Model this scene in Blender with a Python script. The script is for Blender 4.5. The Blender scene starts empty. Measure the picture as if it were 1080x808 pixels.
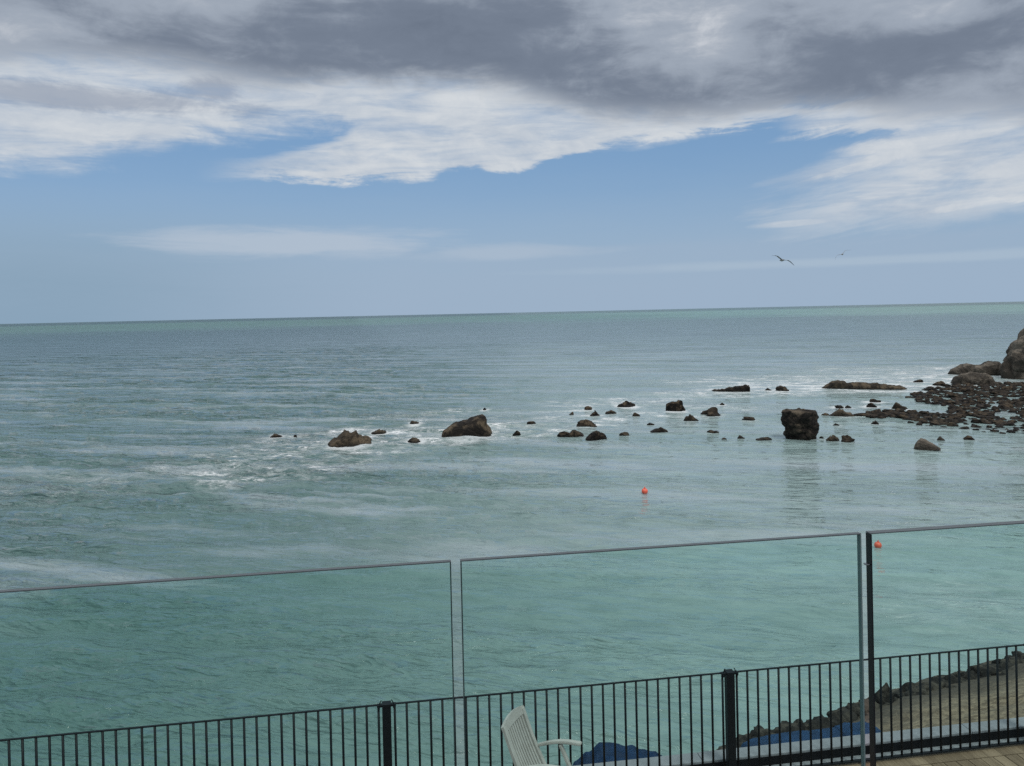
import bpy, bmesh, math, random
import numpy as np
from mathutils import Vector, Matrix, noise as mn

C = bpy.context.scene.collection
R = math.radians
PI = math.pi
rnd = random.Random(7)

# ------------------------------------------------------------------ camera
F = 831.0                      # focal length in photo pixels (1080 wide)
EYE = Vector((0, 0, 10.0))     # ten metres above the sea
PITCH, ROLL = 0.4, 1.26
SHIFT = 68.5
cam_d = bpy.data.cameras.new('camera')
cam = bpy.data.objects.new('camera', cam_d)
C.objects.link(cam)
cam_d.sensor_fit = 'HORIZONTAL'
cam_d.sensor_width = 36
cam_d.lens = 36 * F / 1080
cam_d.shift_y = -SHIFT / 1080
cam_d.clip_start = 0.05
cam_d.clip_end = 90000
cm = Matrix.Rotation(R(90 - PITCH), 3, 'X') @ Matrix.Rotation(R(-ROLL), 3, 'Z')
cam.matrix_world = Matrix.Translation(EYE) @ cm.to_4x4()
bpy.context.scene.camera = cam

def ray(px, py):
    return (cm @ Vector(((px - 540) / F, (404 - SHIFT - py) / F, -1))).normalized()
def at_z(px, py, z=0.0):
    d = ray(px, py)
    return EYE + d * ((z - EYE.z) / d.z)
def at_plane(px, py, p, n):
    d = ray(px, py)
    return EYE + d * ((p - EYE).dot(n) / d.dot(n))
def az_el(px, py):
    d = ray(px, py)
    return math.atan2(d.x, d.y), d.z / math.hypot(d.x, d.y)

# ------------------------------------------------------------------ node helpers
class G:
    """tiny arithmetic over shader sockets"""
    def __init__(s, tree): s.t = tree
    def new(s, typ, **kw):
        n = s.t.nodes.new(typ)
        for k, v in kw.items(): setattr(n, k, v)
        return n
    def put(s, sock, v):
        if isinstance(v, bpy.types.NodeSocket): s.t.links.new(v, sock)
        elif isinstance(v, (tuple, list)) and len(v) == 3 and sock.type == 'RGBA': sock.default_value = (*v, 1)
        else: sock.default_value = v
    def m(s, op, a, b=0.0, c=None, clamp=False):
        n = s.new('ShaderNodeMath', operation=op, use_clamp=clamp)
        s.put(n.inputs[0], a); s.put(n.inputs[1], b)
        if c is not None: s.put(n.inputs[2], c)
        return n.outputs[0]
    def add(s, a, b): return s.m('ADD', a, b)
    def sub(s, a, b): return s.m('SUBTRACT', a, b)
    def mul(s, a, b): return s.m('MULTIPLY', a, b)
    def sat(s, a): return s.m('ADD', a, 0.0, clamp=True)
    def ss(s, x, lo, hi, a=0.0, b=1.0):
        n = s.new('ShaderNodeMapRange', interpolation_type='SMOOTHSTEP')
        s.put(n.inputs[0], x)
        for i, v in zip((1, 2, 3, 4), (lo, hi, a, b)): s.put(n.inputs[i], v)
        return n.outputs[0]
    def vec(s, x, y, z=0.0):
        n = s.new('ShaderNodeCombineXYZ')
        for i, v in enumerate((x, y, z)): s.put(n.inputs[i], v)
        return n.outputs[0]
    def sep(s, v):
        n = s.new('ShaderNodeSeparateXYZ'); s.put(n.inputs[0], v); return n.outputs
    def mix(s, f, a, b):
        n = s.new('ShaderNodeMix', data_type='RGBA')
        s.put(n.inputs[0], f); s.put(n.inputs[6], a); s.put(n.inputs[7], b)
        return n.outputs[2]
    def noise(s, v, scale=1.0, detail=4, rough=0.55, dist=0.0):
        n = s.new('ShaderNodeTexNoise')
        if v is not None: s.put(n.inputs['Vector'], v)
        n.inputs['Scale'].default_value = scale; n.inputs['Detail'].default_value = detail
        n.inputs['Roughness'].default_value = rough; n.inputs['Distortion'].default_value = dist
        return n.outputs[0]
    def voro(s, v, scale, feature='F1'):
        n = s.new('ShaderNodeTexVoronoi', feature=feature)
        if v is not None: s.put(n.inputs['Vector'], v)
        n.inputs['Scale'].default_value = scale
        return n
    def curve(s, x, pts, ht='AUTO'):
        n = s.new('ShaderNodeFloatCurve')
        s.put(n.inputs['Value'], x)
        c = n.mapping.curves[0]
        pts = sorted(pts)
        while len(c.points) < len(pts): c.points.new(0.5, 0.5)
        for p, (a, b) in zip(c.points, pts): p.location = (a, b); p.handle_type = ht
        n.mapping.use_clip = False
        n.mapping.update()
        return n.outputs[0]

def material(name):
    m = bpy.data.materials.new(name); m.use_nodes = True
    nt = m.node_tree
    p = nt.nodes['Principled BSDF']
    return m, G(nt), p

# ------------------------------------------------------------------ light and sky
SUN_EL, SUN_AZ = 58.0, 150.0     # azimuth measured clockwise from the view (+Y)
def sky():
    w = bpy.data.worlds.new('World'); bpy.context.scene.world = w; w.use_nodes = True
    g = G(w.node_tree); bg = w.node_tree.nodes['Background']
    st = g.new('ShaderNodeTexSky', sky_type='NISHITA', sun_disc=False)
    st.sun_elevation = R(SUN_EL); st.sun_rotation = R(SUN_AZ)
    st.air_density = 1.0; st.dust_density = 0.6; st.ozone_density = 1.6
    d = g.new('ShaderNodeTexCoord').outputs['Generated']
    x, y, z = g.sep(d)
    a = g.m('ARCTAN2', x, y)
    h = g.m('SQRT', g.add(g.mul(x, x), g.mul(y, y)))
    v = g.m('DIVIDE', z, g.m('MAXIMUM', h, 0.02))
    an = g.add(g.mul(a, 0.5), 0.5)                   # -1..1 rad -> 0..1
    def edge(pts, ht='AUTO'):
        q = [az_el(*p) for p in pts]
        q = [((A + 1) / 2, E) for A, E in q]
        q = [(-.2, q[0][1])] + q + [(1.2, q[-1][1])] if q[0][0] > 0 else q
        return g.curve(an, q, ht)
    d3 = g.vec(g.mul(a, 1.0), g.mul(v, 2.9), g.mul(y, 0.25))
    n1 = g.noise(d3, 5.0, 7, 0.6, 0.3)              # billows
    n2 = g.noise(g.vec(g.add(g.mul(a, .8), 5.0), g.mul(v, 5.0), 1.7), 9.0, 7, 0.62, 0.4)     # flat streaks
    n3 = g.noise(g.vec(g.add(a, 9.0), g.mul(v, 1.7), .3), 14.0, 6, 0.65, 0.5)     # small tufts
    s1, s2, s3 = g.sub(n1, .5), g.sub(n2, .5), g.sub(n3, .5)
    # skewed streak noise for the fingers on the right
    ra = g.add(g.mul(a, .97), g.mul(v, .25)); rv = g.sub(g.mul(v, .97), g.mul(a, .16))
    n4 = g.noise(g.vec(g.mul(ra, 5.0), g.mul(rv, 32.0), 4.4), 1.0, 7, 0.62, 0.35)
    s4 = g.sub(n4, .5)

    K = 10.0
    def col(r, gg, b):
        f = lambda c: (c / 255 / 12.92 if c <= 10 else ((c / 255 + .055) / 1.055) ** 2.4) * K
        return (f(r), f(gg), f(b))
    def blob(px, py, rx, ry, tilt=0.0, soft=1.0, wob=None):
        A, E = az_el(px, py)
        ca, sa = math.cos(R(tilt)), math.sin(R(tilt))
        da, dv = g.sub(a, A), g.sub(v, E)
        p = g.m('DIVIDE', g.add(g.mul(da, ca), g.mul(dv, sa)), rx / F)
        q = g.m('DIVIDE', g.sub(g.mul(dv, ca), g.mul(da, sa)), ry / F)
        r = g.m('SQRT', g.add(g.mul(p, p), g.mul(q, q)))
        if wob is not None: r = g.add(r, wob)
        return g.ss(r, 1.0 - .5 * soft, 1.0 + .5 * soft, 1.0, 0.0)

    # clear sky: Nishita, its lower part veiled by a pale bank of sea haze
    c = g.mix(0.68, st.outputs[0], col(117, 157, 199))
    veil = g.ss(g.add(v, g.mul(s2, .03)), 0.0, 0.215, 1.0, 0.0)
    c = g.mix(g.mul(veil, .95), c, col(156, 177, 199))
    c = g.mix(g.mul(g.ss(a, -.55, -.12, 1, 0), g.mul(g.ss(v, .03, .16, 1, 0), .85)), c, col(133, 160, 182))
    c = g.mix(g.mul(g.ss(g.add(v, g.mul(s2, .025)), 0.075, 0.09, .5, 0.0), g.mul(g.ss(n2, .3, .6, .35, 1.), g.ss(a, -.5, -.1, .25, 1))), c, col(157, 177, 199))
    # low faint clouds
    low = g.m('MAXIMUM', blob(310, 257, 135, 12, 0, 1.3, g.mul(s2, 2.6)), g.mul(blob(540, 266, 80, 7, 1, 1.5, g.mul(s2, 2.4)), .6))
    c = g.mix(g.mul(low, .8), c, col(180, 193, 208))
    low2 = g.mul(blob(960, 273, 260, 4, 0, 1.4, g.mul(s2, 2.0)), .4)
    c = g.mix(low2, c, col(180, 196, 210))

    # white middle layer
    def above(pts, wob, soft, ht='AUTO'):
        return g.ss(g.add(g.sub(v, edge(pts, ht)), wob), -soft, soft)
    wob1 = g.add(g.mul(s2, .060), g.mul(s3, .030))
    w1 = above([(-60, 178), (0, 172), (60, 170), (110, 163), (160, 155), (200, 146), (260, 139), (330, 132), (370, 136), (420, 150),
                (480, 158), (560, 162), (600, 152), (650, 144), (700, 137), (750, 131), (790, 122), (830, 112), (880, 104), (1080, 100), (1150, 100)], wob1, .018)
    w2 = g.m('MULTIPLY', above([(-60, 182), (190, 181), (260, 184), (380, 188), (430, 187), (480, 181), (560, 174), (600, 164), (680, 142), (1150, 120)], wob1, .006),
             g.ss(g.add(g.sub(v, edge([(-60, 181), (190, 180), (250, 172), (320, 160), (350, 150), (380, 132), (430, 110), (1150, 100)])), g.mul(s2, .05)), -.008, .008, 1, 0))
    w2 = g.mul(w2, g.ss(a, az_el(195, 180)[0], az_el(330, 170)[0]))
    def wedge(px, py, tilt, h100, amp=.06, soft=.006, pw=.8, bend=0.0):
        A, E = az_el(px, py); ca, sa = math.cos(R(tilt)), math.sin(R(tilt))
        da, dv = g.sub(a, A), g.sub(v, E)
        p = g.add(g.mul(da, ca), g.mul(dv, sa)); q = g.sub(g.mul(dv, ca), g.mul(da, sa))
        t = g.m('MAXIMUM', g.mul(g.add(p, g.mul(s4, .05)), F / 100), 0.0)
        th = g.mul(g.m('POWER', t, pw), h100 / F)
        q = g.sub(q, g.mul(g.mul(t, t), bend / F))
        e = g.add(g.sub(th, g.m('ABSOLUTE', q)), g.mul(g.add(s4, g.mul(s3, .4)), amp))
        return g.mul(g.ss(e, -soft, soft), g.ss(t, .02, .5))
    w3 = wedge(814, 201, 14, 7.5, .024, .004)
    for args in ((858, 225, 13, 7.5, .024, .004), (918, 238, 10, 10, .024, .004), (795, 154, 7, 6, .03, .004), (812, 136, 3, 17, .06, .006), (860, 168, 5, 14, .06, .006)):
        w3 = g.m('MAXIMUM', w3, wedge(*args))
    w3 = g.m('MAXIMUM', w3, blob(1075, 158, 180, 44, 9, .8, g.add(g.mul(s4, 1.6), g.mul(s3, .6))))
    w3 = g.mul(w3, g.ss(n4, .24, .46, .55, 1.0))
    w4 = g.mul(blob(843, 235, 36, 3.5, 1, .9, g.mul(s2, 2.0)), .8)
    white = g.m('MAXIMUM', g.m('MAXIMUM', w1, w2), g.m('MAXIMUM', w3, w4))
    wcol = g.mix(g.sat(g.add(g.add(.55, g.mul(s3, 2.0)), g.mul(s2, 1.4))), col(176, 188, 203), col(210, 215, 220))
    # faint greys drifting in the white band on the left
    gr = g.m('MAXIMUM', blob(90, 103, 120, 11, 1, .9, g.add(g.mul(s2, 1.6), g.mul(s3, 1.6))), blob(222, 95, 26, 12, 10, .9, g.mul(s3, 2.8)))
    wcol = g.mix(g.mul(gr, .72), wcol, col(150, 160, 177))
    thin = g.ss(n2, .28, .56, .60, 1.0)
    c = g.mix(g.mul(white, thin), c, wcol)

    # dark cover above
    dedge = [(-60, 62), (0, 62), (100, 66), (200, 74), (280, 86), (420, 84), (520, 84), (570, 98), (620, 116), (700, 121),
             (760, 116), (830, 108), (900, 110), (960, 114), (1080, 122), (1150, 124)]
    dk = above(dedge, g.add(g.mul(s1, .07), g.mul(s3, .045)), .022)
    br = g.add(g.add(.25, g.mul(s1, 1.2)), g.mul(s3, .65))
    for (px, py, rx, ry, k) in ((690, 20, 150, 50, .34), (745, 38, 36, 22, .22), (30, 40, 190, 40, .22), (240, 6, 120, 18, .22), (400, 50, 210, 40, -.26),
                                (560, 50, 90, 45, -.20), (930, 70, 190, 46, -.22), (960, 6, 60, 22, .32), (1080, 30, 70, 40, .10), (640, 98, 110, 22, -.05), (1050, 105, 90, 22, .24)):
        br = g.add(br, g.mul(blob(px, py, rx, ry, 0, 1.9, g.mul(s1, 1.0)), k))
    br = g.add(br, g.ss(v, .42, 1.1, 0, .5))
    dcol = g.mix(g.ss(br, .05, .55), col(117, 128, 145), col(158, 168, 182))
    dcol = g.mix(g.ss(br, -.45, .12), col(104, 115, 132), dcol)
    dcol = g.mix(g.ss(br, .5, 1.0), dcol, col(216, 219, 224))
    dcol = g.mix(g.ss(v, .55, 1.3, 0, .75), dcol, (10.5, 10.8, 11.2))  # unseen overhead cloud brightened to light the scene
    c = g.mix(dk, c, dcol)
    c = g.mix(g.ss(v, -.02, -.1), c, col(60, 74, 76))
    g.put(bg.inputs[0], c)
    bg.inputs[1].default_value = 1.0 / K
sky()
sd = bpy.data.lights.new('sun', 'SUN'); sd.energy = 1.4; sd.angle = R(14); sd.color = (1, .96, .9)
so = bpy.data.objects.new('sun', sd); C.objects.link(so)
so.rotation_euler = Vector((-math.sin(R(SUN_AZ)) * math.cos(R(SUN_EL)), -math.cos(R(SUN_AZ)) * math.cos(R(SUN_EL)), -math.sin(R(SUN_EL)))).to_track_quat('-Z', 'Y').to_euler()
so.location = (0, 0, 60)

# ------------------------------------------------------------------ mesh helpers
def link(name, me, mat=None, parent=None, smooth=False):
    o = bpy.data.objects.new(name, me); C.objects.link(o)
    if mat and not me.materials: me.materials.append(mat)
    if smooth: me.polygons.foreach_set('use_smooth', [True] * len(me.polygons))
    if parent: o.parent = parent
    return o
def tag(o, label=None, cat=None, group=None, kind=None):
    if label: o['label'] = label
    if cat: o['category'] = cat
    if group: o['group'] = group
    if kind: o['kind'] = kind
    return o
def empty(name, loc, rz=0.0):
    o = bpy.data.objects.new(name, None); C.objects.link(o)
    o.location = loc; o.rotation_euler = (0, 0, rz); o.empty_display_size = .1
    return o
def bm_mesh(name, bm):
    me = bpy.data.meshes.new(name); bm.to_mesh(me); bm.free(); return me
def box(bm, c, s, rot=None, bev=0.0):
    r = bmesh.ops.create_cube(bm, size=1)
    vs = r['verts']
    M = Matrix.Translation(c) @ (rot.to_4x4() if rot else Matrix()) @ Matrix.Diagonal((*s, 1))
    bmesh.ops.transform(bm, matrix=M, verts=vs)
    if bev:
        es = list({e for v in vs for e in v.link_edges})
        bmesh.ops.bevel(bm, geom=es, offset=bev, segments=2, affect='EDGES', profile=.5)
def bar(bm, p, q, w, t, up=Vector((0, 0, 1)), bev=0.0):
    """rectangular bar from p to q; w across, t along `up`"""
    p, q = Vector(p), Vector(q); d = (q - p); L = d.length; d.normalize()
    s = d.cross(up).normalized(); u = s.cross(d).normalized()
    M = Matrix((s, d, u)).transposed()
    box(bm, (p + q) / 2, (w, L, t), M, bev)
def sweep(bm, pts, w, t, side, closed_ends=True):
    """rectangular strip along a polyline, `side` = width direction"""
    rings = []
    n = len(pts)
    for i, p in enumerate(pts):
        p = Vector(p)
        d = (Vector(pts[min(i + 1, n - 1)]) - Vector(pts[max(i - 1, 0)])).normalized()
        s = Vector(side).normalized(); u = s.cross(d).normalized()
        ww = w[i] if isinstance(w, list) else w
        rings.append([bm.verts.new(p + s * a * ww / 2 + u * b * t / 2) for a, b in ((-1, -1), (1, -1), (1, 1), (-1, 1))])
    for A, B in zip(rings, rings[1:]):
        for k in range(4):
            bm.faces.new((A[k], A[(k + 1) % 4], B[(k + 1) % 4], B[k]))
    bm.faces.new(rings[0][::-1]); bm.faces.new(rings[-1])
    bmesh.ops.recalc_face_normals(bm, faces=bm.faces)

# ------------------------------------------------------------------ sea
def sea_material():
    m, g, p = material('sea_water')
    pos = g.new('ShaderNodeNewGeometry').outputs['Position']
    x, y, z = g.sep(pos)
    dist = g.m('SQRT', g.add(g.mul(x, x), g.mul(y, y)))
    flat = g.vec(x, y, 0)
    rx = g.add(g.mul(x, .97), g.mul(y, -.26)); ry = g.add(g.mul(y, .97), g.mul(x, .26))   # along / across the crests
    # body colour: green and turbid, paler by the reef for sand and painted cloud reflection, greener far out
    big = g.noise(g.vec(g.mul(x, .006), g.mul(y, .011), 0), 1.0, 5, .6)
    mid = g.noise(g.vec(g.mul(rx, .05), g.mul(ry, .17), 3.0), 1.0, 5, .6)
    c = g.mix(g.ss(g.add(x, g.mul(g.sub(mid, .5), 14.)), -15, 12), (.098, .180, .166), (.290, .392, .378))
    c = g.mix(g.mul(g.ss(dist, 110, 340), .88), c, g.mix(g.ss(x, -170, 90), (.034, .082, .084), (.105, .172, .156)))  # far left darkened for deep water and painted cloud shadow
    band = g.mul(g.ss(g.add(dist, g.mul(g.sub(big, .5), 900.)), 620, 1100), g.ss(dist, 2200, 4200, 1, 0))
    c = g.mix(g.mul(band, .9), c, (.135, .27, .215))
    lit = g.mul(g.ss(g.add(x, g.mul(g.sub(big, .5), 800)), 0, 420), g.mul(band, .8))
    c = g.mix(lit, c, (.27, .45, .39))  # patches of sunlight put into the colour along the green band
    c = g.mix(g.ss(mid, .35, .7, 0, .3), c, (.05, .115, .11))
    fine = g.noise(g.vec(g.mul(rx, .55), g.mul(ry, 1.5), 6.0), 1.0, 5, .65, .5)
    c = g.mix(g.ss(fine, .40, .68, 0, .30), c, (.05, .11, .11))  # dark wave faces put into the colour as fine streaks
    farn = g.noise(g.vec(g.mul(x, .02), g.mul(y, .05), 8.0), 1.0, 8, .72, .3)
    c = g.mix(g.mul(g.ss(farn, .40, .66), g.ss(dist, 70, 200, 0, .42)), c, (.045, .085, .092))
    slick_sheen = g.noise(g.vec(g.mul(rx, .04), g.mul(ry, .22), 21.), 1.0, 5, .6, .3)
    c = g.mix(g.mul(g.ss(slick_sheen, .48, .66, 0, .75), g.mul(g.ss(dist, 26, 36), g.ss(dist, 150, 260, 1, 0))), c, (.33, .40, .42))  # sky sheen on slicks put into the colour as pale streaks
    # sparse whitecaps and churned foam round the rocks
    foam = 0.0
    for (px, py, ax, ay, k) in ((285, 492, 8.0, 7.0, .6), (330, 474, 9, 7, .75), (215, 497, 7, 5, .35), (405, 461, 12, 7.0, 1.05), (490, 456, 8, 6.5, 1.0), (560, 452, 6, 6, .6),
                                (470, 437, 10, 6, .55), (640, 440, 11, 9, .6), (655, 424, 11, 5, .75), (735, 430, 9, 6, .5), (790, 414, 14, 6, 1.3), (880, 407, 18, 10, 1.7), (960, 401, 14, 10, 1.6),
                                (1010, 395, 12, 9, 1.1), (870, 400, 26, 10, .9), (1045, 386, 8, 5, 1.1), (960, 390, 20, 9, .7),
                                (60, 512, 9, 6, .2), (1050, 640, 4.5, 3.0, .2)):
        q = at_z(px, py)
        da, db = g.m('DIVIDE', g.sub(x, q.x), ax), g.m('DIVIDE', g.sub(y, q.y), ay)
        e = g.m('MULTIPLY', g.ss(g.add(g.mul(da, da), g.mul(db, db)), 0, 1.3, 1, 0), k)
        foam = g.m('MAXIMUM', foam, e)
    wv = g.vec(g.mul(rx, .55), g.mul(ry, 1.0), 0)
    wn = g.noise(wv, 2.2, 6, .68, 1.0)
    cell = g.voro(g.vec(g.add(g.mul(rx, .6), g.mul(wn, .8)), g.add(ry, g.mul(wn, .8)), 0), 2.3, 'DISTANCE_TO_EDGE').outputs['Distance']
    lace = g.ss(cell, .0, .16, 1, 0)
    body = g.ss(g.noise(wv, .42, 5, .6), .42, .66)
    fm = g.sat(g.mul(g.mul(foam, 1.25), g.add(g.mul(g.mul(lace, body), .8), g.mul(g.ss(g.add(wn, g.mul(g.sub(body, .5), .28)), .52, .72), .8))))
    wash = g.mul(g.mul(g.sat(foam), .62), g.ss(g.noise(wv, 1.5, 6, .72, .5), .42, .64))
    fm = g.m('MAXIMUM', fm, wash)
    ws = g.new('ShaderNodeAttribute', attribute_name='wash').outputs['Fac']
    fm = g.m('MAXIMUM', fm, g.sat(g.mul(g.mul(ws, .8), g.ss(g.add(wn, g.mul(ws, .22)), .44, .70))))
    caps = g.noise(g.vec(g.mul(x, .10), g.mul(y, .42), 7.0), 1.0, 5, .7)
    fm = g.m('MAXIMUM', fm, g.mul(g.ss(caps, .755, .80), g.mul(g.ss(dist, 60, 120), g.ss(dist, 900, 1600, .8, 0))))
    c = g.mix(fm, c, (.80, .83, .83))
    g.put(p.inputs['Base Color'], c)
    g.put(p.inputs['Roughness'], g.add(g.add(.06, g.mul(fm, .6)), g.ss(dist, 60, 1500, 0, .16)))
    p.inputs['IOR'].default_value = 1.333
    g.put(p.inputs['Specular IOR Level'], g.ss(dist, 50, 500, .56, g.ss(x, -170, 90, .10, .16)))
    # chop: finer than the mesh waves; weaker in the lee of the reef and in slicks
    lee = g.ss(g.add(x, g.mul(g.sub(y, 60.), .20)), -14, 12, 1.0, .5)
    slick = g.ss(g.noise(g.vec(g.mul(rx, .035), g.mul(ry, .16), 11.), 1.0, 4, .55), .38, .62, .45, 1.35)
    h1 = g.noise(g.vec(g.mul(rx, .9), g.mul(ry, 1.8), 0), 1.0, 4, .6, .2)
    h2 = g.noise(g.vec(g.mul(rx, 3.0), g.mul(ry, 5.0), 2.), 1.0, 4, .62, .4)
    h3 = g.noise(g.vec(g.mul(x, .16), g.mul(y, .42), 5.), 1.0, 5, .6, .4)
    h0 = g.noise(g.vec(g.mul(rx, .38), g.mul(ry, .95), 9.), 1.0, 3, .5, .15)
    h4 = g.noise(g.vec(g.mul(x, .06), g.mul(y, .085), 5.), 1.0, 7, .7, .3)
    rn = g.noise(g.vec(g.mul(rx, .42), g.mul(ry, 1.25), 15.), 1.0, 3, .5, .25)
    ridge = g.m('POWER', g.sub(1.0, g.m('ABSOLUTE', g.mul(g.sub(rn, .5), 3.2))), 2.0)
    rn2 = g.noise(g.vec(g.mul(rx, 1.1), g.mul(ry, 2.6), 25.), 1.0, 2, .5, .25)
    ridge2 = g.m('POWER', g.sub(1.0, g.m('ABSOLUTE', g.mul(g.sub(rn2, .5), 3.2))), 2.0)
    h1 = g.add(g.mul(ridge, .55), g.mul(ridge2, .30))
    rn0 = g.noise(g.vec(g.mul(rx, .20), g.mul(ry, .62), 35.), 1.0, 4, .55, .3)
    ridge0 = g.m('POWER', g.sub(1.0, g.m('ABSOLUTE', g.mul(g.sub(rn0, .5), 3.0))), 2.0)
    h0 = g.add(g.mul(h0, .25), g.mul(g.mul(ridge0, .42), g.ss(dist, 24, 45, .25, 1.0)))
    hh = g.add(g.add(g.add(h0, g.mul(h1, .19)), g.mul(h2, .06)), g.mul(g.ss(dist, 50, 180), g.add(g.mul(h3, .8), g.mul(h4, 2.6))))
    hh = g.add(g.mul(hh, g.mul(lee, slick)), g.mul(fm, .03))
    b = g.new('ShaderNodeBump'); b.inputs['Strength'].default_value = 1.0; b.inputs['Distance'].default_value = 1.0
    g.put(b.inputs['Height'], hh)
    g.put(p.inputs['Normal'], b.outputs[0])
    return m

def sea():
    rs = [9.0]
    while rs[-1] < 260: rs.append(rs[-1] * 1.0052)
    while rs[-1] < 60000: rs.append(rs[-1] * 1.035)
    az = np.concatenate([np.linspace(-85, -40, 60)[:-1], np.linspace(-40, 40, 1000), np.linspace(40, 85, 60)[1:]])
    r, t = np.meshgrid(np.array(rs), np.radians(az), indexing='ij')
    X, Y = r * np.sin(t), r * np.cos(t)
    Z = np.zeros_like(X)
    q = np.random.RandomState(5)
    lee = np.clip((X + (Y - 60) * .2 + 14) / 30, 0, 1); lee = 1 - .72 * lee * lee * (3 - 2 * lee)
    dr = r * .0054
    for i in range(44):
        lam = .75 * (8.0 ** q.rand())
        ang = R(-90 - 15 + q.normal() * 26)
        k = 2 * PI / lam
        amp = .0088 * lam ** .70 * (.5 + q.rand())
        ph = k * (X * math.cos(ang) + Y * math.sin(ang)) + q.rand() * 6.283
        fade = np.clip(lam / (2.2 * dr) - .6, 0, 1)
        Z += amp * fade * (np.sin(ph) + .22 * np.cos(2 * ph))
    # the swell breaks into sets: some patches livelier than others
    patch = .75 + .35 * np.sin(X * .09 + 1.3 + .04 * Y) * np.sin(Y * .17 + X * .03)
    Z *= lee * patch
    nr, nc = X.shape
    co = np.stack([X, Y, Z], -1).reshape(-1, 3).astype(np.float32)
    ii = np.arange(nr * nc).reshape(nr, nc)
    f = np.stack([ii[:-1, :-1], ii[:-1, 1:], ii[1:, 1:], ii[1:, :-1]], -1).reshape(-1, 4)[:, ::-1]
    me = bpy.data.meshes.new('sea')
    me.vertices.add(len(co)); me.vertices.foreach_set('co', co.ravel())
    me.loops.add(f.size); me.loops.foreach_set('vertex_index', f.ravel().astype(np.int32))
    me.polygons.add(len(f)); me.polygons.foreach_set('loop_start', np.arange(0, f.size, 4, dtype=np.int32))
    me.update(); me.validate()
    wash = np.zeros(X.size)
    xs, ys = X.ravel(), Y.ravel()
    q2 = np.random.RandomState(9)
    for (rx, ry, rr, k) in WASH:
        near = np.nonzero((np.abs(xs - rx) < rr + 4) & (np.abs(ys - ry) < rr + 6))[0]
        d = np.hypot(xs[near] - rx, (ys[near] - ry) * .7)
        a_ = np.arctan2(ys[near] - ry, xs[near] - rx)
        reach = (.45 + .25 * np.sin(a_ * 2 + q2.rand() * 6) + .2 * np.sin(a_ * 5 + q2.rand() * 6)) * (1.0 + rr * .5)
        wash[near] = np.maximum(wash[near], k * min(1, 1.25 / rr + .12) * np.clip(1 - (d - rr * .9) / (reach + .25), 0, 1))
    at = me.attributes.new('wash', 'FLOAT', 'POINT'); at.data.foreach_set('value', wash.astype(np.float32))
    if me.polygons[0].normal.z < 0: me.flip_normals()
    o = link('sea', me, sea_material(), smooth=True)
    tag(o, kind='structure')

# ------------------------------------------------------------------ rocks
def rock_material(name, dark, mid, pale, amount=.5, scale=3.0, bump=.5):
    m, g, p = material(name)
    tc = g.new('ShaderNodeTexCoord').outputs['Object']
    oi = g.new('ShaderNodeObjectInfo')
    geo = g.new('ShaderNodeNewGeometry')
    pos = geo.outputs['Position']; x, y, z = g.sep(pos)
    n1 = g.noise(pos, scale, 6, .65, .4); n2 = g.noise(pos, scale * 5, 5, .65)
    n3 = g.noise(pos, scale * .35, 3, .5)
    c = g.mix(g.ss(g.add(g.add(n1, g.mul(g.sub(n2, .5), .5)), g.mul(g.sub(oi.outputs['Random'], .5), .36)), .36, .66), dark, mid)
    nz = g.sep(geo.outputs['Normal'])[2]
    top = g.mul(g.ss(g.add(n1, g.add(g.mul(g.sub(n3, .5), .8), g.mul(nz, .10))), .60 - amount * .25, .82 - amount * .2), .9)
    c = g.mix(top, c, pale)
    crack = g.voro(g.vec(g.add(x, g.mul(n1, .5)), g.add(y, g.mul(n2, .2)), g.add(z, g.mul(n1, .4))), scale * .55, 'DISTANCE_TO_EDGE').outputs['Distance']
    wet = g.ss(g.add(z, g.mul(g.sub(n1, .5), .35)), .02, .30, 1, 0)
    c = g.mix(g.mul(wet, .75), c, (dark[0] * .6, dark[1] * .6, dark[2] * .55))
    g.put(p.inputs['Base Color'], c)
    g.put(p.inputs['Roughness'], g.add(.85, g.mul(wet, -.28)))
    p.inputs['Specular IOR Level'].default_value = .22
    b = g.new('ShaderNodeBump'); b.inputs['Strength'].default_value = bump; b.inputs['Distance'].default_value = .35 / scale * 2
    g.put(b.inputs['Height'], g.add(g.add(n1, g.mul(n2, .45)), g.mul(g.ss(crack, 0, .09), .45)))
    g.put(p.inputs['Normal'], b.outputs[0])
    return m
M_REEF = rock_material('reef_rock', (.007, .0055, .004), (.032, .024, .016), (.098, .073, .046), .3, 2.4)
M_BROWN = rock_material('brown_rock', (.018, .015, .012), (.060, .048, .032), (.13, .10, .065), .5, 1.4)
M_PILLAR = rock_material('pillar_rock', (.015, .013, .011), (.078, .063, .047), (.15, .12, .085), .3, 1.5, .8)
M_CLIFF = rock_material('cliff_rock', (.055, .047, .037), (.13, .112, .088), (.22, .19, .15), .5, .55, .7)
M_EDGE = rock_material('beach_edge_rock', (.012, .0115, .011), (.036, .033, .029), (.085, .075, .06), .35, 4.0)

def fb(p, s, o=4):
    return mn.fractal(Vector(p) * s, 1.0, 2.0, o)

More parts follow.
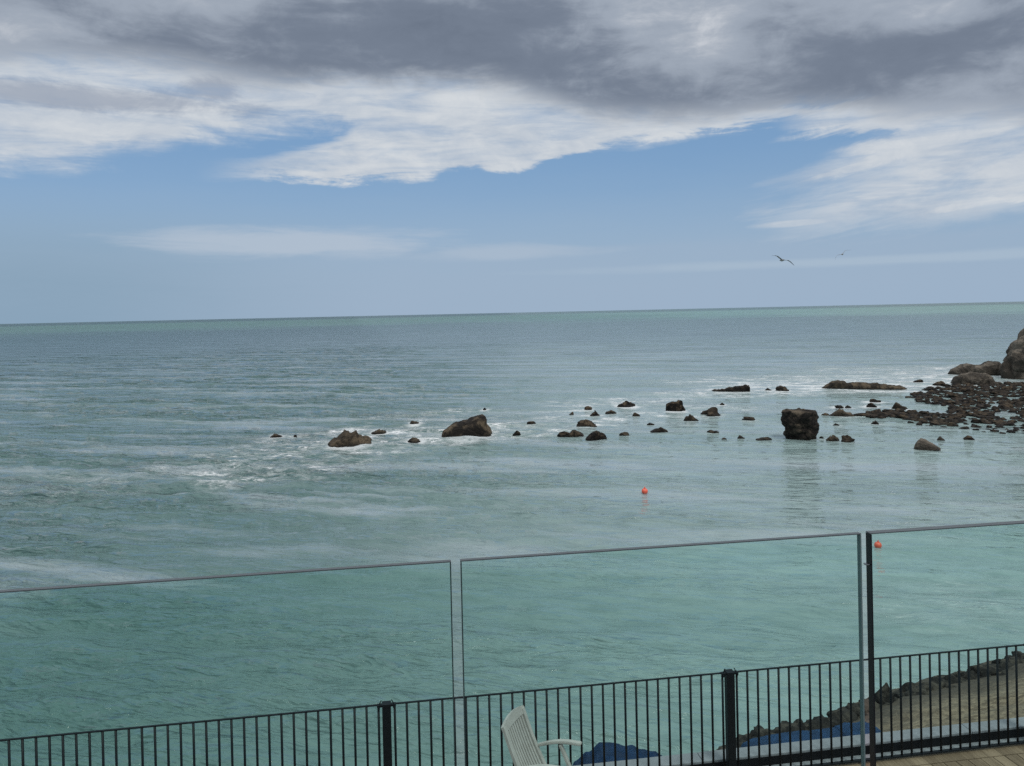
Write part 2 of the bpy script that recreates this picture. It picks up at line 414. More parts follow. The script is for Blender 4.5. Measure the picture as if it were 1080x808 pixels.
def boulder_mesh(seed, sub=3, rough=.28, ang=.5):
    """unit boulder, x and y about +-1, z from about -0.6 to 1"""
    q = random.Random(seed)
    bm = bmesh.new(); bmesh.ops.create_icosphere(bm, subdivisions=sub, radius=1)
    off = Vector((q.uniform(0, 50), q.uniform(0, 50), q.uniform(0, 50)))
    planes = []
    for _ in range(9):
        n = Vector((q.gauss(0, 1), q.gauss(0, 1), q.gauss(0, .8))).normalized()
        planes.append((n, q.uniform(.62, .9)))
    for v in bm.verts:
        p = v.co.copy()
        for n, dd in planes:                         # chop flat facets
            e = p.dot(n) - dd
            if e > 0: p -= n * e * ang * 1.5 if ang * 1.5 < 1 else n * e
        p *= 1 + rough * fb(p + off, 1.1) + rough * .35 * fb(p + off, 3.2)
        v.co = p
    zs = [v.co.z for v in bm.verts]; xs = [abs(v.co.x) for v in bm.verts]; ys = [abs(v.co.y) for v in bm.verts]
    for v in bm.verts: v.co = Vector((v.co.x / max(xs), v.co.y / max(ys), v.co.z / max(zs)))
    return bm_mesh('boulder', bm)

def profile_mesh(prof, W, H, D, seed, nx=64, nt=36, rough=.10, flare=0.0, pow_=.7):
    """rock with a side-on profile [(x -1..1, h 0..1)], W wide, H high, D deep; sinks half a metre under the water"""
    bm = bmesh.new(); q = random.Random(seed); off = Vector((q.uniform(0, 90), q.uniform(0, 90), 0))
    prof = sorted(prof)
    def h_at(x):
        for (a, ha), (b, hb) in zip(prof, prof[1:]):
            if a <= x <= b:
                t = (x - a) / max(b - a, 1e-6); return ha + (hb - ha) * t
        return 0
    rows = []
    for i in range(nx + 1):
        u = -1 + 2 * i / nx
        h = h_at(u) * H
        w = (max(0, 1 - abs(u) ** 3.0)) ** .5
        row = []
        for k in range(nt + 1):
            th = -.22 * PI + (1.44 * PI) * k / nt
            cy, sz = math.cos(th), math.sin(th)
            yy = math.copysign(abs(cy) ** pow_, cy) * D / 2 * (.25 + .75 * w)
            zz = (max(sz, 0) ** pow_) * h if sz > 0 else sz * (.5 + .3 * H)
            p = Vector((u * W / 2, yy, zz))
            s = min(W, H * 2, D)
            nrm = Vector((u * .4, cy, sz)).normalized()
            am = rough * s * (fb(p / s + off, 2.2, 5) + .45 * fb(p / s + off, 6.5, 3))
            p += nrm * am + Vector((am * .5, 0, 0))
            row.append(bm.verts.new(p))
        rows.append(row)
    for A, B in zip(rows, rows[1:]):
        for k in range(nt): bm.faces.new((A[k], B[k], B[k + 1], A[k + 1]))
    bm.faces.new(rows[0]); bm.faces.new(rows[-1][::-1])
    bmesh.ops.recalc_face_normals(bm, faces=bm.faces)
    return bm_mesh('rock', bm)

def pix_place(px, pyb, depth, z=0.0):
    """point on the water where the rock's front waterline shows at (px, pyb), pushed back by half its depth"""
    p = at_z(px, pyb, z); d = Vector((p.x, p.y, 0)).normalized()
    dist = math.hypot(p.x, p.y)
    return p + d * depth / 2, dist, -math.atan2(d.x, d.y)

WASH = []            # (x, y, radius, strength) of the water stirred round a rock
def named_rock(name, x0, x1, yb, hp, label, prof=None, mat=M_REEF, cat='rock', seed=1, deep=.7, rough=.10, group=None, sink=.25):
    px = (x0 + x1) / 2
    _, dist, _ = pix_place(px, yb, 0)
    W = (x1 - x0) / F * dist * 1.02
    D = W * deep
    loc, dist, rz = pix_place(px, yb, D)
    H = max(.12, hp / F * dist * 1.05)
    if prof:
        o = link(name, profile_mesh(prof, W * 1.02, H, D, seed, rough=rough), mat, smooth=True)
        o.location = loc
    elif seed % 2:
        o = link(name, boulder_mesh(seed, 4, .36, .64), mat, smooth=True)
        o.scale = (W / 2, D / 2, H); o.location = loc + Vector((0, 0, -.03))
    else:
        q = random.Random(seed * 7 + 3)
        n = q.randint(3, 5); pk = q.uniform(-.45, .45)
        pr = [(-1, 0), (1, 0)] + [(u, max(.12, (1 - (abs(u - pk) / (1 + abs(pk) * .9)) ** q.uniform(1.0, 2.2)) * q.uniform(.62, 1.0)))
                                  for u in sorted(q.uniform(-.93, .93) for _ in range(n))] + [(pk, 1.0)]
        o = link(name, profile_mesh(pr, W * 1.03, H, D, seed, 40, 24, q.uniform(.05, .10), pow_=q.uniform(.5, .8)), mat, smooth=True)
        o.location = loc
    o.rotation_euler = (0, 0, rz)
    WASH.append((loc.x, loc.y, W / 2, 1.0 if (x0 < 530 or yb < 436) else .45 if yb < 452 else .22))
    tag(o, label, cat, group)
    return o

# the named landmarks
named_rock('slab_rock', 466.5, 519.5, 461.5, 21.2, 'large wedge-shaped brown rock standing in the sea, peak at its right end',
           [(-1, .0), (-.96, .22), (-.75, .42), (-.45, .58), (-.2, .66), (.1, .78), (.4, .92), (.6, 1.0), (.70, .93), (.78, .55), (.93, .28), (1, 0)], M_BROWN, seed=11, rough=.075, deep=.6)
named_rock('sea_rock', 347, 390, 471, 12.4, 'low brown lumpy rock in white foam, left of the wedge-shaped rock',
           [(-1, 0), (-.9, .25), (-.6, .45), (-.4, .72), (-.25, 1.0), (.05, .95), (.3, .98), (.42, .55), (.55, .42), (.75, .48), (.92, .3), (1, 0)], M_BROWN, seed=12, rough=.13)
named_rock('sea_rock', 752, 789, 413.3, 6.2, 'long low dark rock in breaking foam, tallest at its right end',
           [(-1, 0), (-.8, .2), (-.3, .35), (0, .6), (.4, .75), (.75, 1.0), (.93, .85), (1, 0)], M_REEF, seed=13, deep=.4)
named_rock('sea_rock', 874, 947, 410.8, 7.2, 'longest flat reef rock in surf, humped at its left end, tapering to the right',
           [(-1, 0), (-.9, .35), (-.75, .8), (-.6, 1.0), (-.45, .95), (-.38, .7), (0, .72), (.3, .62), (.6, .55), (.85, .3), (1, 0)], M_BROWN, seed=14, deep=.28)
named_rock('sea_rock', 967, 989, 475.6, 9.6, 'pale brown triangular rock alone in calm water before the rubble reef',
           [(-1, 0), (-.92, .4), (-.7, .8), (-.45, 1.0), (-.1, .92), (.3, .6), (.7, .3), (1, 0)], M_CLIFF, seed=15, rough=.05)
named_rock('sea_rock', 1008, 1056, 395.8, 11, 'long smooth grey-brown boulder at the foot of the tall outcrop',
           [(-1, 0), (-.9, .4), (-.6, .75), (-.3, .82), (-.1, .78), (.05, .7), (.2, .9), (.6, 1.0), (.85, .7), (1, 0)], M_CLIFF, seed=16, rough=.06, deep=.5)
named_rock('sea_rock', 1009, 1046, 405.8, 9.8, 'domed brown boulder between the long smooth boulder and the rubble reef',
           [(-1, 0), (-.85, .5), (-.5, .85), (0, 1.0), (.4, .85), (.8, .4), (1, 0)], M_CLIFF, seed=17, rough=.09, deep=.7)
S = [  # x0 x1 base height label
 (285.5, 297.5, 461.7, 4, 'small dark rock farthest to the left of all the sea rocks'),
 (309.5, 313.5, 461, 2.4, 'tiny dark rock tip just right of the leftmost sea rock'),
 (392, 407, 457.4, 4, 'flat dark rock in foam just up and right of the lumpy brown rock'),
 (430, 446, 466, 4, 'low dark rock in foam between the lumpy brown rock and the wedge'),
 (432, 444, 447.8, 3.6, 'flat dark rock seen behind the foam, upper left of the wedge-shaped rock'),
 (509, 513, 432.6, 2.6, 'tiny dark rock tip alone in open water behind the wedge-shaped rock'),
 (540.5, 549, 459.2, 4.8, 'small pointed black rock, first to the right of the wedge-shaped rock'),
 (555, 566.5, 448, 3.4, 'low black rock, second to the right of the wedge-shaped rock'),
 (600, 605, 437.7, 3, 'smallest black rock left of the back pair of rounded rocks'),
 (615.5, 624.7, 432.8, 4.2, 'small peaked black rock at the back of the middle group'),
 (622, 632.5, 439, 5.6, 'squarish black rock just behind the wide domed rock'),
 (607.5, 630, 451.3, 7.6, 'wide domed black rock in the middle of the rock group'),
 (638.5, 650, 436.2, 3, 'thin flat black rock right of the squarish one'),
 (650, 672.5, 429.8, 6.2, 'broad craggy black rock awash in the back line of surf'),
 (667, 675, 439.2, 3.6, 'small black rock below the broad craggy rock in surf'),
 (702.5, 723.5, 434.3, 11.3, 'tall rounded black boulder, highest of the middle group'),
 (721.5, 736, 444.3, 6.2, 'small blocky black rock at the right foot of the tall rounded boulder'),
 (739.5, 764, 438.9, 8, 'wide black rock with a central peak, right of the blocky one'),
 (807, 813.5, 411.8, 2.2, 'tiny rock in the surf right of the long low rock'),
 (817, 831.5, 412.6, 5, 'brown rounded rock in surf, between the long low rock and the longest reef rock'),
 (759, 764, 427.2, 2.2, 'tiny black rock in open water above the wide peaked rock'),
 (783, 797.5, 443.8, 3.6, 'flat black rock left of the pillar-shaped rock and a little behind it'),
 (686.5, 704, 456, 4.2, 'low stepped black rock in calm water under the tall rounded boulder'),
 (651.5, 664.5, 460.1, 4, 'low brownish rock in calm water, right of the front pair'),
 (618, 639.5, 464, 8.2, 'rounded black rock nearest the viewer in the middle group'),
 (585, 603, 461.3, 5.5, 'dark low rock, left half of a touching pair'),
 (598, 616, 461.2, 6.5, 'dark humped rock, right half of a touching pair'),
 (576, 580, 458.2, 1.8, 'tiny rock tip just left of the touching pair'),
 (682.5, 690, 448, 1.6, 'barely awash rock sliver between the tall boulder and the stepped rock'),
 (745.5, 758, 457.5, 3.2, 'low black rock in calm water under the wide peaked rock'),
 (778, 785.2, 462.9, 3.2, 'small brownish rock tip in calm water left of the pillar-shaped rock'),
 (760, 767, 463.5, 1.7, 'rock sliver barely awash left of the small brownish rock tip'),
 (798, 813, 464.5, 2.3, 'thin flat rock awash, just left of the pillar-shaped rock'),
 (863.5, 870.5, 463.1, 2.6, 'small dark rock touching the right foot of the pillar-shaped rock'),
 (872, 883.5, 465.1, 5.2, 'small brown rock, smaller of two just right of the pillar-shaped rock'),
 (886.5, 900.5, 466.6, 6.7, 'rounded brown rock, larger of two just right of the pillar-shaped rock'),
 (989, 995.5, 464.5, 3.6, 'small black rock behind the pale triangular rock'),
 (1016.5, 1027.5, 464.6, 4.2, 'small black rock in front of the rubble reef, right of the triangular rock'),
 (964, 972.5, 403.2, 2.4, 'small flat rock in surf at the back edge of the rubble reef'),
 (985, 998.5, 407.2, 4.2, 'dark flat rock in surf left of the domed boulder'),
 (877, 899, 439.7, 7, 'brownish domed rock at the left end of the rubble reef'),
 (881, 889.5, 430.5, 2.8, 'flat black rock behind the brownish domed rock'),
 (891.5, 897.5, 430.3, 2.2, 'tiny black rock behind the right side of the brownish domed rock'),
 (866, 875.5, 438.3, 2.4, 'thin black rock between the pillar-shaped rock and the brownish domed rock'),
 (879, 885, 449, 2.0, 'rock sliver awash in front of the brownish domed rock'),
 (913, 924, 429.6, 4.2, 'flat-topped black rock standing clear behind the reef strip'),
 (942, 955, 431.8, 6, 'rounded black rock standing clear behind the reef strip'),
 (915, 928, 424.8, 3.2, 'low dark slab behind the flat-topped rock of the reef strip'),
 (919, 926, 447.6, 3.2, 'small black rock in front of the reef strip'),
]
for i, (x0, x1, yb, hp, lab) in enumerate(S):
    nm = 'sea_rock'
    mt = M_CLIFF if ('pale' in lab) else M_BROWN if 'brown' in lab else M_REEF
    named_rock(nm, x0, x1, yb, hp, lab, None, mt, seed=100 + i, deep=.75)

def pillar():
    loc, dist, rz = pix_place(844, 464.5, 2.0)
    bm = bmesh.new()
    Hh = 27.5 / F * dist; W = 34.5 / F * dist
    n, mz = 56, 34
    rows = []
    for j in range(mz + 1):
        t = j / mz
        z = -0.7 + (Hh + .7) * t
        q = max(0, z / Hh)
        w = W / 2 * (.82 + .17 * min(1, q / .55))
        row = []
        for k in range(n):
            a = 2 * PI * k / n
            cx, cy = math.cos(a), math.sin(a)
            e = .36
            x = math.copysign(abs(cx) ** (e * 2), cx) * w; y = math.copysign(abs(cy) ** (e * 2), cy) * w * .78
            p = Vector((x - .06 * q, y, z))
            nn = Vector((cx, cy, 0))
            p += nn * (.20 * fb(p + Vector((31, 5, 7)), 1.0, 5) + .14 * fb(p, 2.7, 5))
            # horizontal bedding grooves
            p -= nn * .035 * max(0, math.sin(z * 6.5 + 2 * fb(p, .7, 2)))
            row.append(bm.verts.new(p))
        rows.append(row)
    for A, B in zip(rows, rows[1:]):
        for k in range(n): bm.faces.new((A[k], A[(k + 1) % n], B[(k + 1) % n], B[k]))
    # uneven top
    prev = rows[-1]
    for s in (.93, .75, .5, .25):
        row = []
        for k in range(n):
            p = rows[-1][k].co
            c = Vector((p.x * s, p.y * s, Hh))
            c.z += .16 * fb(c, 1.3, 4) + .08 * fb(c, 4, 3) + (1 - s) * .10
            if s == .93: c.z -= .02
            row.append(bm.verts.new(c))
        for k in range(n): bm.faces.new((prev[k], prev[(k + 1) % n], row[(k + 1) % n], row[k]))
        prev = row
    bm.faces.new(prev)
    bmesh.ops.recalc_face_normals(bm, faces=bm.faces)
    o = link('pillar_rock', bm_mesh('pillar_rock', bm), M_PILLAR, smooth=True)
    o.location = loc; o.rotation_euler = (0, 0, rz)
    tag(o, 'dark flat-topped pillar-shaped rock standing in calm water', 'rock')
pillar()

def outcrop():
    """tall rounded rock at the far right, carrying on beyond the frame"""
    base = at_z(1062, 401); dist = math.hypot(base.x, base.y); px = dist / F
    e = empty('rock_outcrop', (base.x, base.y, 0))
    tag(e, 'tall rounded brown rock outcrop rising from the rubble reef', 'rock')
    d = Vector((base.x, base.y, 0)).normalized(); s = Vector((d.y, -d.x, 0))
    def lump(name, cx, top, w, h, back, deep, seed, sink=0.0):
        o = link(name, boulder_mesh(seed, 5, .20, .45), M_CLIFF, e, smooth=True)
        o.rotation_euler = (0, 0, -math.atan2(d.x, d.y))
        loc = s * ((cx - 1062) * px) + d * back
        o.scale = (w * px / 2, deep, h * px)
        o.location = (loc.x, loc.y, (401 - top - h) * px)
        return o
    lump('boulder', 1098, 356, 88, 24, 3.6, 3.2, 31)
    lump('boulder', 1100, 377, 112, 30, 3.2, 3.0, 34)
    lump('crag', 1112, 337, 84, 40, 4.6, 2.8, 36)
outcrop()

# the rubble reef: dark boulders between the calm bay and the surf
PROTO = [boulder_mesh(300 + i, 3, .42, .64) for i in range(12)]
for me in PROTO:
    me.materials.append(M_REEF)
def inside(p, poly):
    c = False; j = len(poly) - 1
    for i in range(len(poly)):
        (xi, yi), (xj, yj) = poly[i], poly[j]
        if (yi > p[1]) != (yj > p[1]) and p[0] < (xj - xi) * (p[1] - yi) / (yj - yi) + xi: c = not c
        j = i
    return c
def to_w(poly): return [tuple(at_z(*p))[:2] for p in poly]
MAIN = to_w([(957, 419), (976, 411), (1004, 406.5), (1040, 405), (1092, 404), (1092, 453), (1066, 451), (1040, 447), (1015, 443), (1000, 436), (1003, 430), (985, 427), (968, 424)])
STRIP = to_w([(904, 439), (920, 434), (950, 433), (970, 436), (985, 433), (1000, 436), (1018, 444), (1010, 449), (990, 449), (968, 445), (945, 440.5), (925, 441.5)])
SCAT = to_w([(955, 440), (1085, 450), (1085, 459), (1040, 456), (1000, 452), (960, 448)])
HOLES = [to_w(p) for p in ([(968, 429), (992, 430), (1003, 434), (1000, 437), (975, 435)], [(1030, 431), (1037, 431), (1037, 434), (1030, 434)], [(1050, 435), (1072, 435), (1075, 440), (1052, 440)], [(1012, 441), (1022, 441), (1024, 444), (1012, 444)],
                           [(1046, 424), (1052, 424), (1052, 427), (1046, 427)], [(997, 419), (1003, 419), (1003, 421.5), (997, 421.5)])]
M_RUBBLE = M_REEF
rub = []
def scatter(poly, want, lo, hi, flat, group_lab, lab, gap=.62):
    xs = [p[0] for p in poly]; ys = [p[1] for p in poly]
    got = 0; tries = 0
    while got < want and tries < 30000:
        tries += 1
        p = (rnd.uniform(min(xs), max(xs)), rnd.uniform(min(ys), max(ys)))
        if not inside(p, poly) or any(inside(p, h) for h in HOLES): continue
        r = rnd.uniform(lo, hi) * (1.35 if rnd.random() < .12 else 1.0)
        if any((p[0] - a) ** 2 + (p[1] - b) ** 2 < (gap * (r + c)) ** 2 for a, b, c in rub): continue
        rub.append((*p, r)); got += 1
        o = bpy.data.objects.new('reef_boulder', rnd.choice(PROTO)); C.objects.link(o)
        o.location = (p[0], p[1], -.06 + rnd.uniform(-.05, .05))
        o.scale = (r * rnd.uniform(.9, 1.3), r * rnd.uniform(.75, 1.1), r * rnd.uniform(*flat))
        o.rotation_euler = (rnd.uniform(-.2, .2), rnd.uniform(-.2, .2), rnd.uniform(0, 6.28))
        tag(o, lab, 'boulder', group_lab)
    return got
g1 = scatter(MAIN, 218, .38, .72, (.36, .62), 'dark boulders heaped in the rubble reef', 'dark seaweed-brown boulder lying in the dense rubble reef below the outcrop')
g2 = scatter(STRIP, 55, .40, .74, (.4, .62), 'dark boulders along the reef strip', 'black wet boulder in the thin strip of rubble running left from the reef')
g3 = scatter(SCAT, 26, .22, .42, (.45, .7), 'small scattered rocks in front of the reef', 'small black rock scattered in calm water at the front edge of the rubble reef', 1.2)
print('rubble', g1, g2, g3)

def reef_bed():
    """low dark gravel shoal between the boulders of the main heap"""
    cx = sum(p[0] for p in MAIN) / len(MAIN); cy = sum(p[1] for p in MAIN) / len(MAIN)
    bm = bmesh.new()
    n = 70
    xs = np.linspace(min(p[0] for p in MAIN) - 2, max(p[0] for p in MAIN) + 12, n); ys = np.linspace(min(p[1] for p in MAIN) - 2, max(p[1] for p in MAIN) + 3, n)
    V = {}
    for i, x in enumerate(xs):
        for j, y in enumerate(ys):
            h = -.15 + .27 * fb((x, y, 0), .5, 5) if (inside((x, y), MAIN) or x > MAIN[4][0] - 1) and not any(inside((x, y), hh) for hh in HOLES) else -.3
            V[i, j] = bm.verts.new((x, y, h))
    for i in range(n - 1):
        for j in range(n - 1): bm.faces.new((V[i, j], V[i + 1, j], V[i + 1, j + 1], V[i, j + 1]))
    o = link('reef_bed', bm_mesh('reef_bed', bm), M_REEF, smooth=True)
    tag(o, kind='structure')
reef_bed()
def small_rubble():
    bm = bmesh.new(); q = random.Random(77)
    for poly, n, lo, hi in ((MAIN, 330, .14, .32), (STRIP, 90, .14, .3)):
        xs = [p[0] for p in poly]; ys = [p[1] for p in poly]; k = 0
        while k < n:
            p = (q.uniform(min(xs), max(xs)), q.uniform(min(ys), max(ys)))
            if not inside(p, poly) or any(inside(p, h) for h in HOLES): continue
            k += 1; r = q.uniform(lo, hi)
            vs = bmesh.ops.create_icosphere(bm, subdivisions=2, radius=1)['verts']
            o = Vector((k * 3.1, k * 1.7, 0))
            for v in vs: v.co *= 1 + .35 * fb(v.co + o, 1.3, 3)
            M = Matrix.Translation((*p, .02)) @ Matrix.Rotation(q.uniform(0, 6.28), 4, 'Z') @ Matrix.Diagonal((r * 1.2, r, r * q.uniform(.5, .9), 1))
            bmesh.ops.transform(bm, matrix=M, verts=vs)
    o = link('reef_rubble', bm_mesh('reef_rubble', bm), M_REEF, smooth=True)
    tag(o, 'small dark stones filling the gaps between the reef boulders', 'rubble', kind='stuff')
small_rubble()

sea()

# ------------------------------------------------------------------ terrace, railing, wall
ANG = R(8.4)
DV = Vector((math.cos(ANG), math.sin(ANG), 0)); NV = Vector((-math.sin(ANG), math.cos(ANG), 0))
ZD = 5.10                                        # deck level
P0 = at_z(920, 800.6, ZD + .035)                  # on the railing line
P0 = Vector((P0.x, P0.y, 0))
P0 = P0 - DV * P0.dot(DV)                        # foot of the perpendicular from the camera
def fp(t, n, z): return P0 + DV * t + NV * n + Vector((0, 0, z))
def t_of(px, py): return (at_plane(px, py, P0, NV) - P0).dot(DV)
ROT = Matrix.Rotation(ANG, 3, 'Z')

def simple(name, col, rough=.5, metal=0.0, var=.15, scale=8.0, bump=0.0, spec=.5):
    m, g, p = material(name)
    tc = g.new('ShaderNodeTexCoord').outputs['Object']
    n = g.noise(tc, scale, 5, .6); n2 = g.noise(tc, scale * 6, 4, .6)
    k = g.add(g.mul(n, .65), g.mul(n2, .35))
    c = g.mix(g.ss(k, .3, .7), tuple(v * (1 - var) for v in col), tuple(min(1, v * (1 + var)) for v in col))
    g.put(p.inputs['Base Color'], c); p.inputs['Metallic'].default_value = metal
    g.put(p.inputs['Roughness'], g.ss(n2, .3, .7, rough * .85, min(1, rough * 1.15)))
    p.inputs['Specular IOR Level'].default_value = spec
    if bump:
        b = g.new('ShaderNodeBump'); b.inputs['Strength'].default_value = .6; b.inputs['Distance'].default_value = bump
        g.put(b.inputs['Height'], k); g.put(p.inputs['Normal'], b.outputs[0])
    return m
M_IRON = simple('navy_painted_steel', (.0035, .006, .009), .5, 0, .3, 20, 0, .25)
M_CAP = simple('pale_concrete', (.25, .26, .28), .85, 0, .14, 5, .002)
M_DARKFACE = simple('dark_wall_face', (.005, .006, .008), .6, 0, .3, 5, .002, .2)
M_CONC = simple('concrete', (.26, .26, .25), .9, 0, .2, 3, .004)

def timber(name, along_boards=True):
    m, g, p = material(name)
    tc = g.new('ShaderNodeTexCoord').outputs['Object']
    x, y, z = g.sep(tc)
    oi = g.m('FLOOR', g.m('DIVIDE', x, .145))
    r = g.new('ShaderNodeTexWhiteNoise', noise_dimensions='1D'); g.put(r.inputs['W'], oi)
    gr = g.noise(g.vec(g.mul(x, 30.), g.mul(y, 2.2), oi), 1.0, 6, .65, .6)
    c = g.mix(g.ss(g.add(gr, g.mul(g.sub(r.outputs[0], .5), .35)), .3, .75), (.150, .102, .062), (.300, .215, .140))
    g.put(p.inputs['Base Color'], c); p.inputs['Roughness'].default_value = .75
    b = g.new('ShaderNodeBump'); b.inputs['Strength'].default_value = .5; b.inputs['Distance'].default_value = .004
    g.put(b.inputs['Height'], gr); g.put(p.inputs['Normal'], b.outputs[0])
    return m
M_DECK = timber('weathered_timber')

def deck():
    """boards run square to the railing, with one edge board along it"""
    bm = bmesh.new()
    t = -11.0
    while t < 15:
        box(bm, (t + .0695, -3.093, ZD - .015), (.137, 5.9, .03), None, .003)
        t += .145
    box(bm, (2, -.055, ZD - .015), (26, .15, .03), None, .003)
    box(bm, (2, -3.0, ZD - .10), (26, 6.2, .12))
    o = link('deck', bm_mesh('deck', bm), M_DECK)
    o.location = P0; o.rotation_euler = (0, 0, ANG)
    tag(o, kind='structure')
deck()

def sea_wall():
    e = empty('sea_wall', P0, ANG)
    tag(e, 'low concrete sea wall with pale coping behind the black railing', 'wall')
    bm = bmesh.new(); box(bm, (2, .231, 2.4), (26, .164, 5.12)); box(bm, (2, .79, 2.2), (26, .945, 4.60)); box(bm, (2, .11, ZD - .07), (26, .16, .134))
    link('wall', bm_mesh('wall', bm), M_CONC, e)
    bm = bmesh.new()
    t = -11.0
    k = 0
    joints = [-11, -8.9, -6.5, -4.1, -1.7, .7, 3.1, t_of(1035, 765), 8.3, 10.7, 13.1, 15]
    for a, b in zip(joints, joints[1:]):
        box(bm, ((a + b) / 2, .226, ZD + .102), (b - a - .006, .180, .05), None, .006)
    link('coping', bm_mesh('coping', bm), M_CAP, e)
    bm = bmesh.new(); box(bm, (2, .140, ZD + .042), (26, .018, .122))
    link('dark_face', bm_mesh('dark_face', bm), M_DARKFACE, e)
    bm = bmesh.new(); box(bm, (2, .085, ZD + .006), (26, .088, .012))
    link('plinth_strip', bm_mesh('plinth_strip', bm), M_CAP, e)
sea_wall()

def railing():
    root = empty('railing', P0, ANG)
    tag(root, 'long black metal railing of thin upright bars along the deck edge', 'railing')
    zt = (at_plane(920, 694.5, P0, NV)).z
    tp = [t_of(408, 760), t_of(770, 745)]
    sp = tp[1] - tp[0]
    posts = [tp[0] - 5.2, tp[0], tp[1], tp[1] + sp]
    zb = ZD + .035
    for i, t in enumerate(posts):
        bm = bmesh.new(); box(bm, (t, 0, (ZD + zt) / 2), (.084, .08, zt - ZD), None, .005)
        po = link('post', bm_mesh('post', bm), M_IRON, root)
        bm = bmesh.new(); box(bm, (t, 0, zt + .005), (.088, .084, .008), None, .003)
        link('cap', bm_mesh('cap', bm), M_IRON, po)
        for s in (-1, 1):
            bm = bmesh.new()
            box(bm, (t + s * .066, 0, zt - .012), (.05, .045, .022), None, .003)
            box(bm, (t + s * .074, -.02, zt - .026), (.016, .03, .024), Matrix.Rotation(s * .5, 3, 'Y'), .003)
            box(bm, (t + s * .060, -.005, zt + .018), (.008, .008, .045), Matrix.Rotation(s * -.5, 3, 'Y'))
            link('bracket', bm_mesh('bracket', bm), M_IRON, po)
    for a, b in zip(posts, posts[1:]):
        bm = bmesh.new(); box(bm, ((a + b) / 2, 0, zt - .006), (b - a - .085, .024, .011), None, .002)
        link('top_rail', bm_mesh('top_rail', bm), M_IRON, root)
        bm = bmesh.new(); box(bm, ((a + b) / 2, 0, zb), (b - a - .085, .036, .016), None, .002)
        link('bottom_rail', bm_mesh('bottom_rail', bm), M_IRON, root)
    zlo, zhi = zb + .006, zt - .0115
    bm = bmesh.new()
    r = bmesh.ops.create_cone(bm, cap_ends=True, segments=12, radius1=.0115, radius2=.0115, depth=zhi - zlo)
    bm_me = bm_mesh('baluster', bm); bm_me.materials.append(M_IRON)
    bm_me.polygons.foreach_set('use_smooth', [len(p.vertices) == 4 for p in bm_me.polygons])
    lo, hi = t_of(-14, 780), t_of(1090, 680)
    rest = bmesh.new(); n = 0
    for a, b in zip(posts, posts[1:]):
        k = round((b - a - .105) / .1135)
        st = (b - a) / (k + .35)
        for i in range(k):
            t = (a + b) / 2 + (i - (k - 1) / 2) * st
            if lo < t < hi:
                o = bpy.data.objects.new('baluster', bm_me); C.objects.link(o); o.parent = root
                o.location = (t, 0, (zlo + zhi) / 2); n += 1
            else:
                box(rest, (t, 0, (zlo + zhi) / 2), (.019, .019, zhi - zlo))
    print('balusters', n)
    ro = link('outer_balusters', bm_mesh('outer_balusters', rest), M_IRON, root); ro['kind'] = 'stuff'
railing()

# ------------------------------------------------------------------ beach and its edge of rocks
B_EDGE = [(700, 826), (750, 806), (800, 778), (860, 767), (905, 752), (960, 733), (1000, 721), (1040, 709), (1080, 697), (1130, 683), (1200, 663)]
BW = [at_z(px, py, .35) for px, py in B_EDGE]
BW = [Vector((p.x, p.y, 0)) for p in BW]
def beach_material():
    m, g, p = material('shingle')
    pos = g.new('ShaderNodeNewGeometry').outputs['Position']
    x, y, z = g.sep(pos)
    f = g.vec(x, y, 0); z = g.add(z, g.mul(g.sub(g.noise(f, 2.5, 5, .65), .5), .3))
    v1 = g.voro(f, 9.0); v2 = g.voro(f, 21.0)
    big = g.noise(f, .7, 5, .6, .4); fine = g.noise(f, 16., 5, .6); mid = g.noise(g.vec(g.mul(x, 1.4), g.mul(y, 3.0), 0), 1.6, 5, .62)
    rr = g.sep(v1.outputs['Color'])[0]
    c = g.mix(g.ss(g.add(g.mul(rr, .4), g.mul(fine, .6)), .25, .75), (.120, .085, .052), (.300, .228, .148))
    c = g.mix(g.ss(big, .35, .7, 0, .45), c, (.27, .225, .165))
    c = g.mix(g.ss(mid, .52, .68, 0, .6), c, (.085, .064, .043))
    wet = g.ss(g.add(z, g.mul(g.sub(big, .5), .35)), .55, 1.35, 1, 0)
    c = g.mix(g.mul(wet, .8), c, (.040, .034, .027))
    g.put(p.inputs['Base Color'], c); p.inputs['Roughness'].default_value = .9
    b = g.new('ShaderNodeBump'); b.inputs['Strength'].default_value = .9; b.inputs['Distance'].default_value = .05
    g.put(b.inputs['Height'], g.sub(g.add(g.mul(mid, .9), g.mul(fine, .5)), g.add(g.mul(v1.outputs['Distance'], .5), g.mul(v2.outputs['Distance'], .25))))
    g.put(p.inputs['Normal'], b.outputs[0])
    return m
def beach():
    bm = bmesh.new(); rows = []
    def edge_at(s):
        i = min(int(s), len(BW) - 2); return BW[i].lerp(BW[i + 1], s - i)
    N, K = 120, 60
    for i in range(N + 1):
        w = edge_at(i / N * (len(BW) - 1))
        t = (w - P0).dot(DV)
        top = fp(t - .5, 1.2, 0)
        row = []
        for k in range(K + 1):
            f = -.16 + 1.16 * k / K
            q = w.lerp(top, f)
            L = (w - top).length
            zz = .34 + max(-.9, min(1.0, f)) * min(4.2, L * .40) if f > 0 else .34 + f * 3.5
            zz += .10 * fb((q.x, q.y, 3), .6, 4) + .035 * fb((q.x, q.y, 9), 2.2, 3)
            row.append(bm.verts.new((q.x, q.y, zz)))
        rows.append(row)
    for A, B in zip(rows, rows[1:]):
        for k in range(K): bm.faces.new((A[k], A[k + 1], B[k + 1], B[k]))
    bmesh.ops.recalc_face_normals(bm, faces=bm.faces)
    me = bm_mesh('beach', bm)
    if me.polygons[0].normal.z < 0: me.flip_normals()
    o = link('beach', me, beach_material(), smooth=True)
    tag(o, kind='structure')
    return edge_at
edge_at = beach()

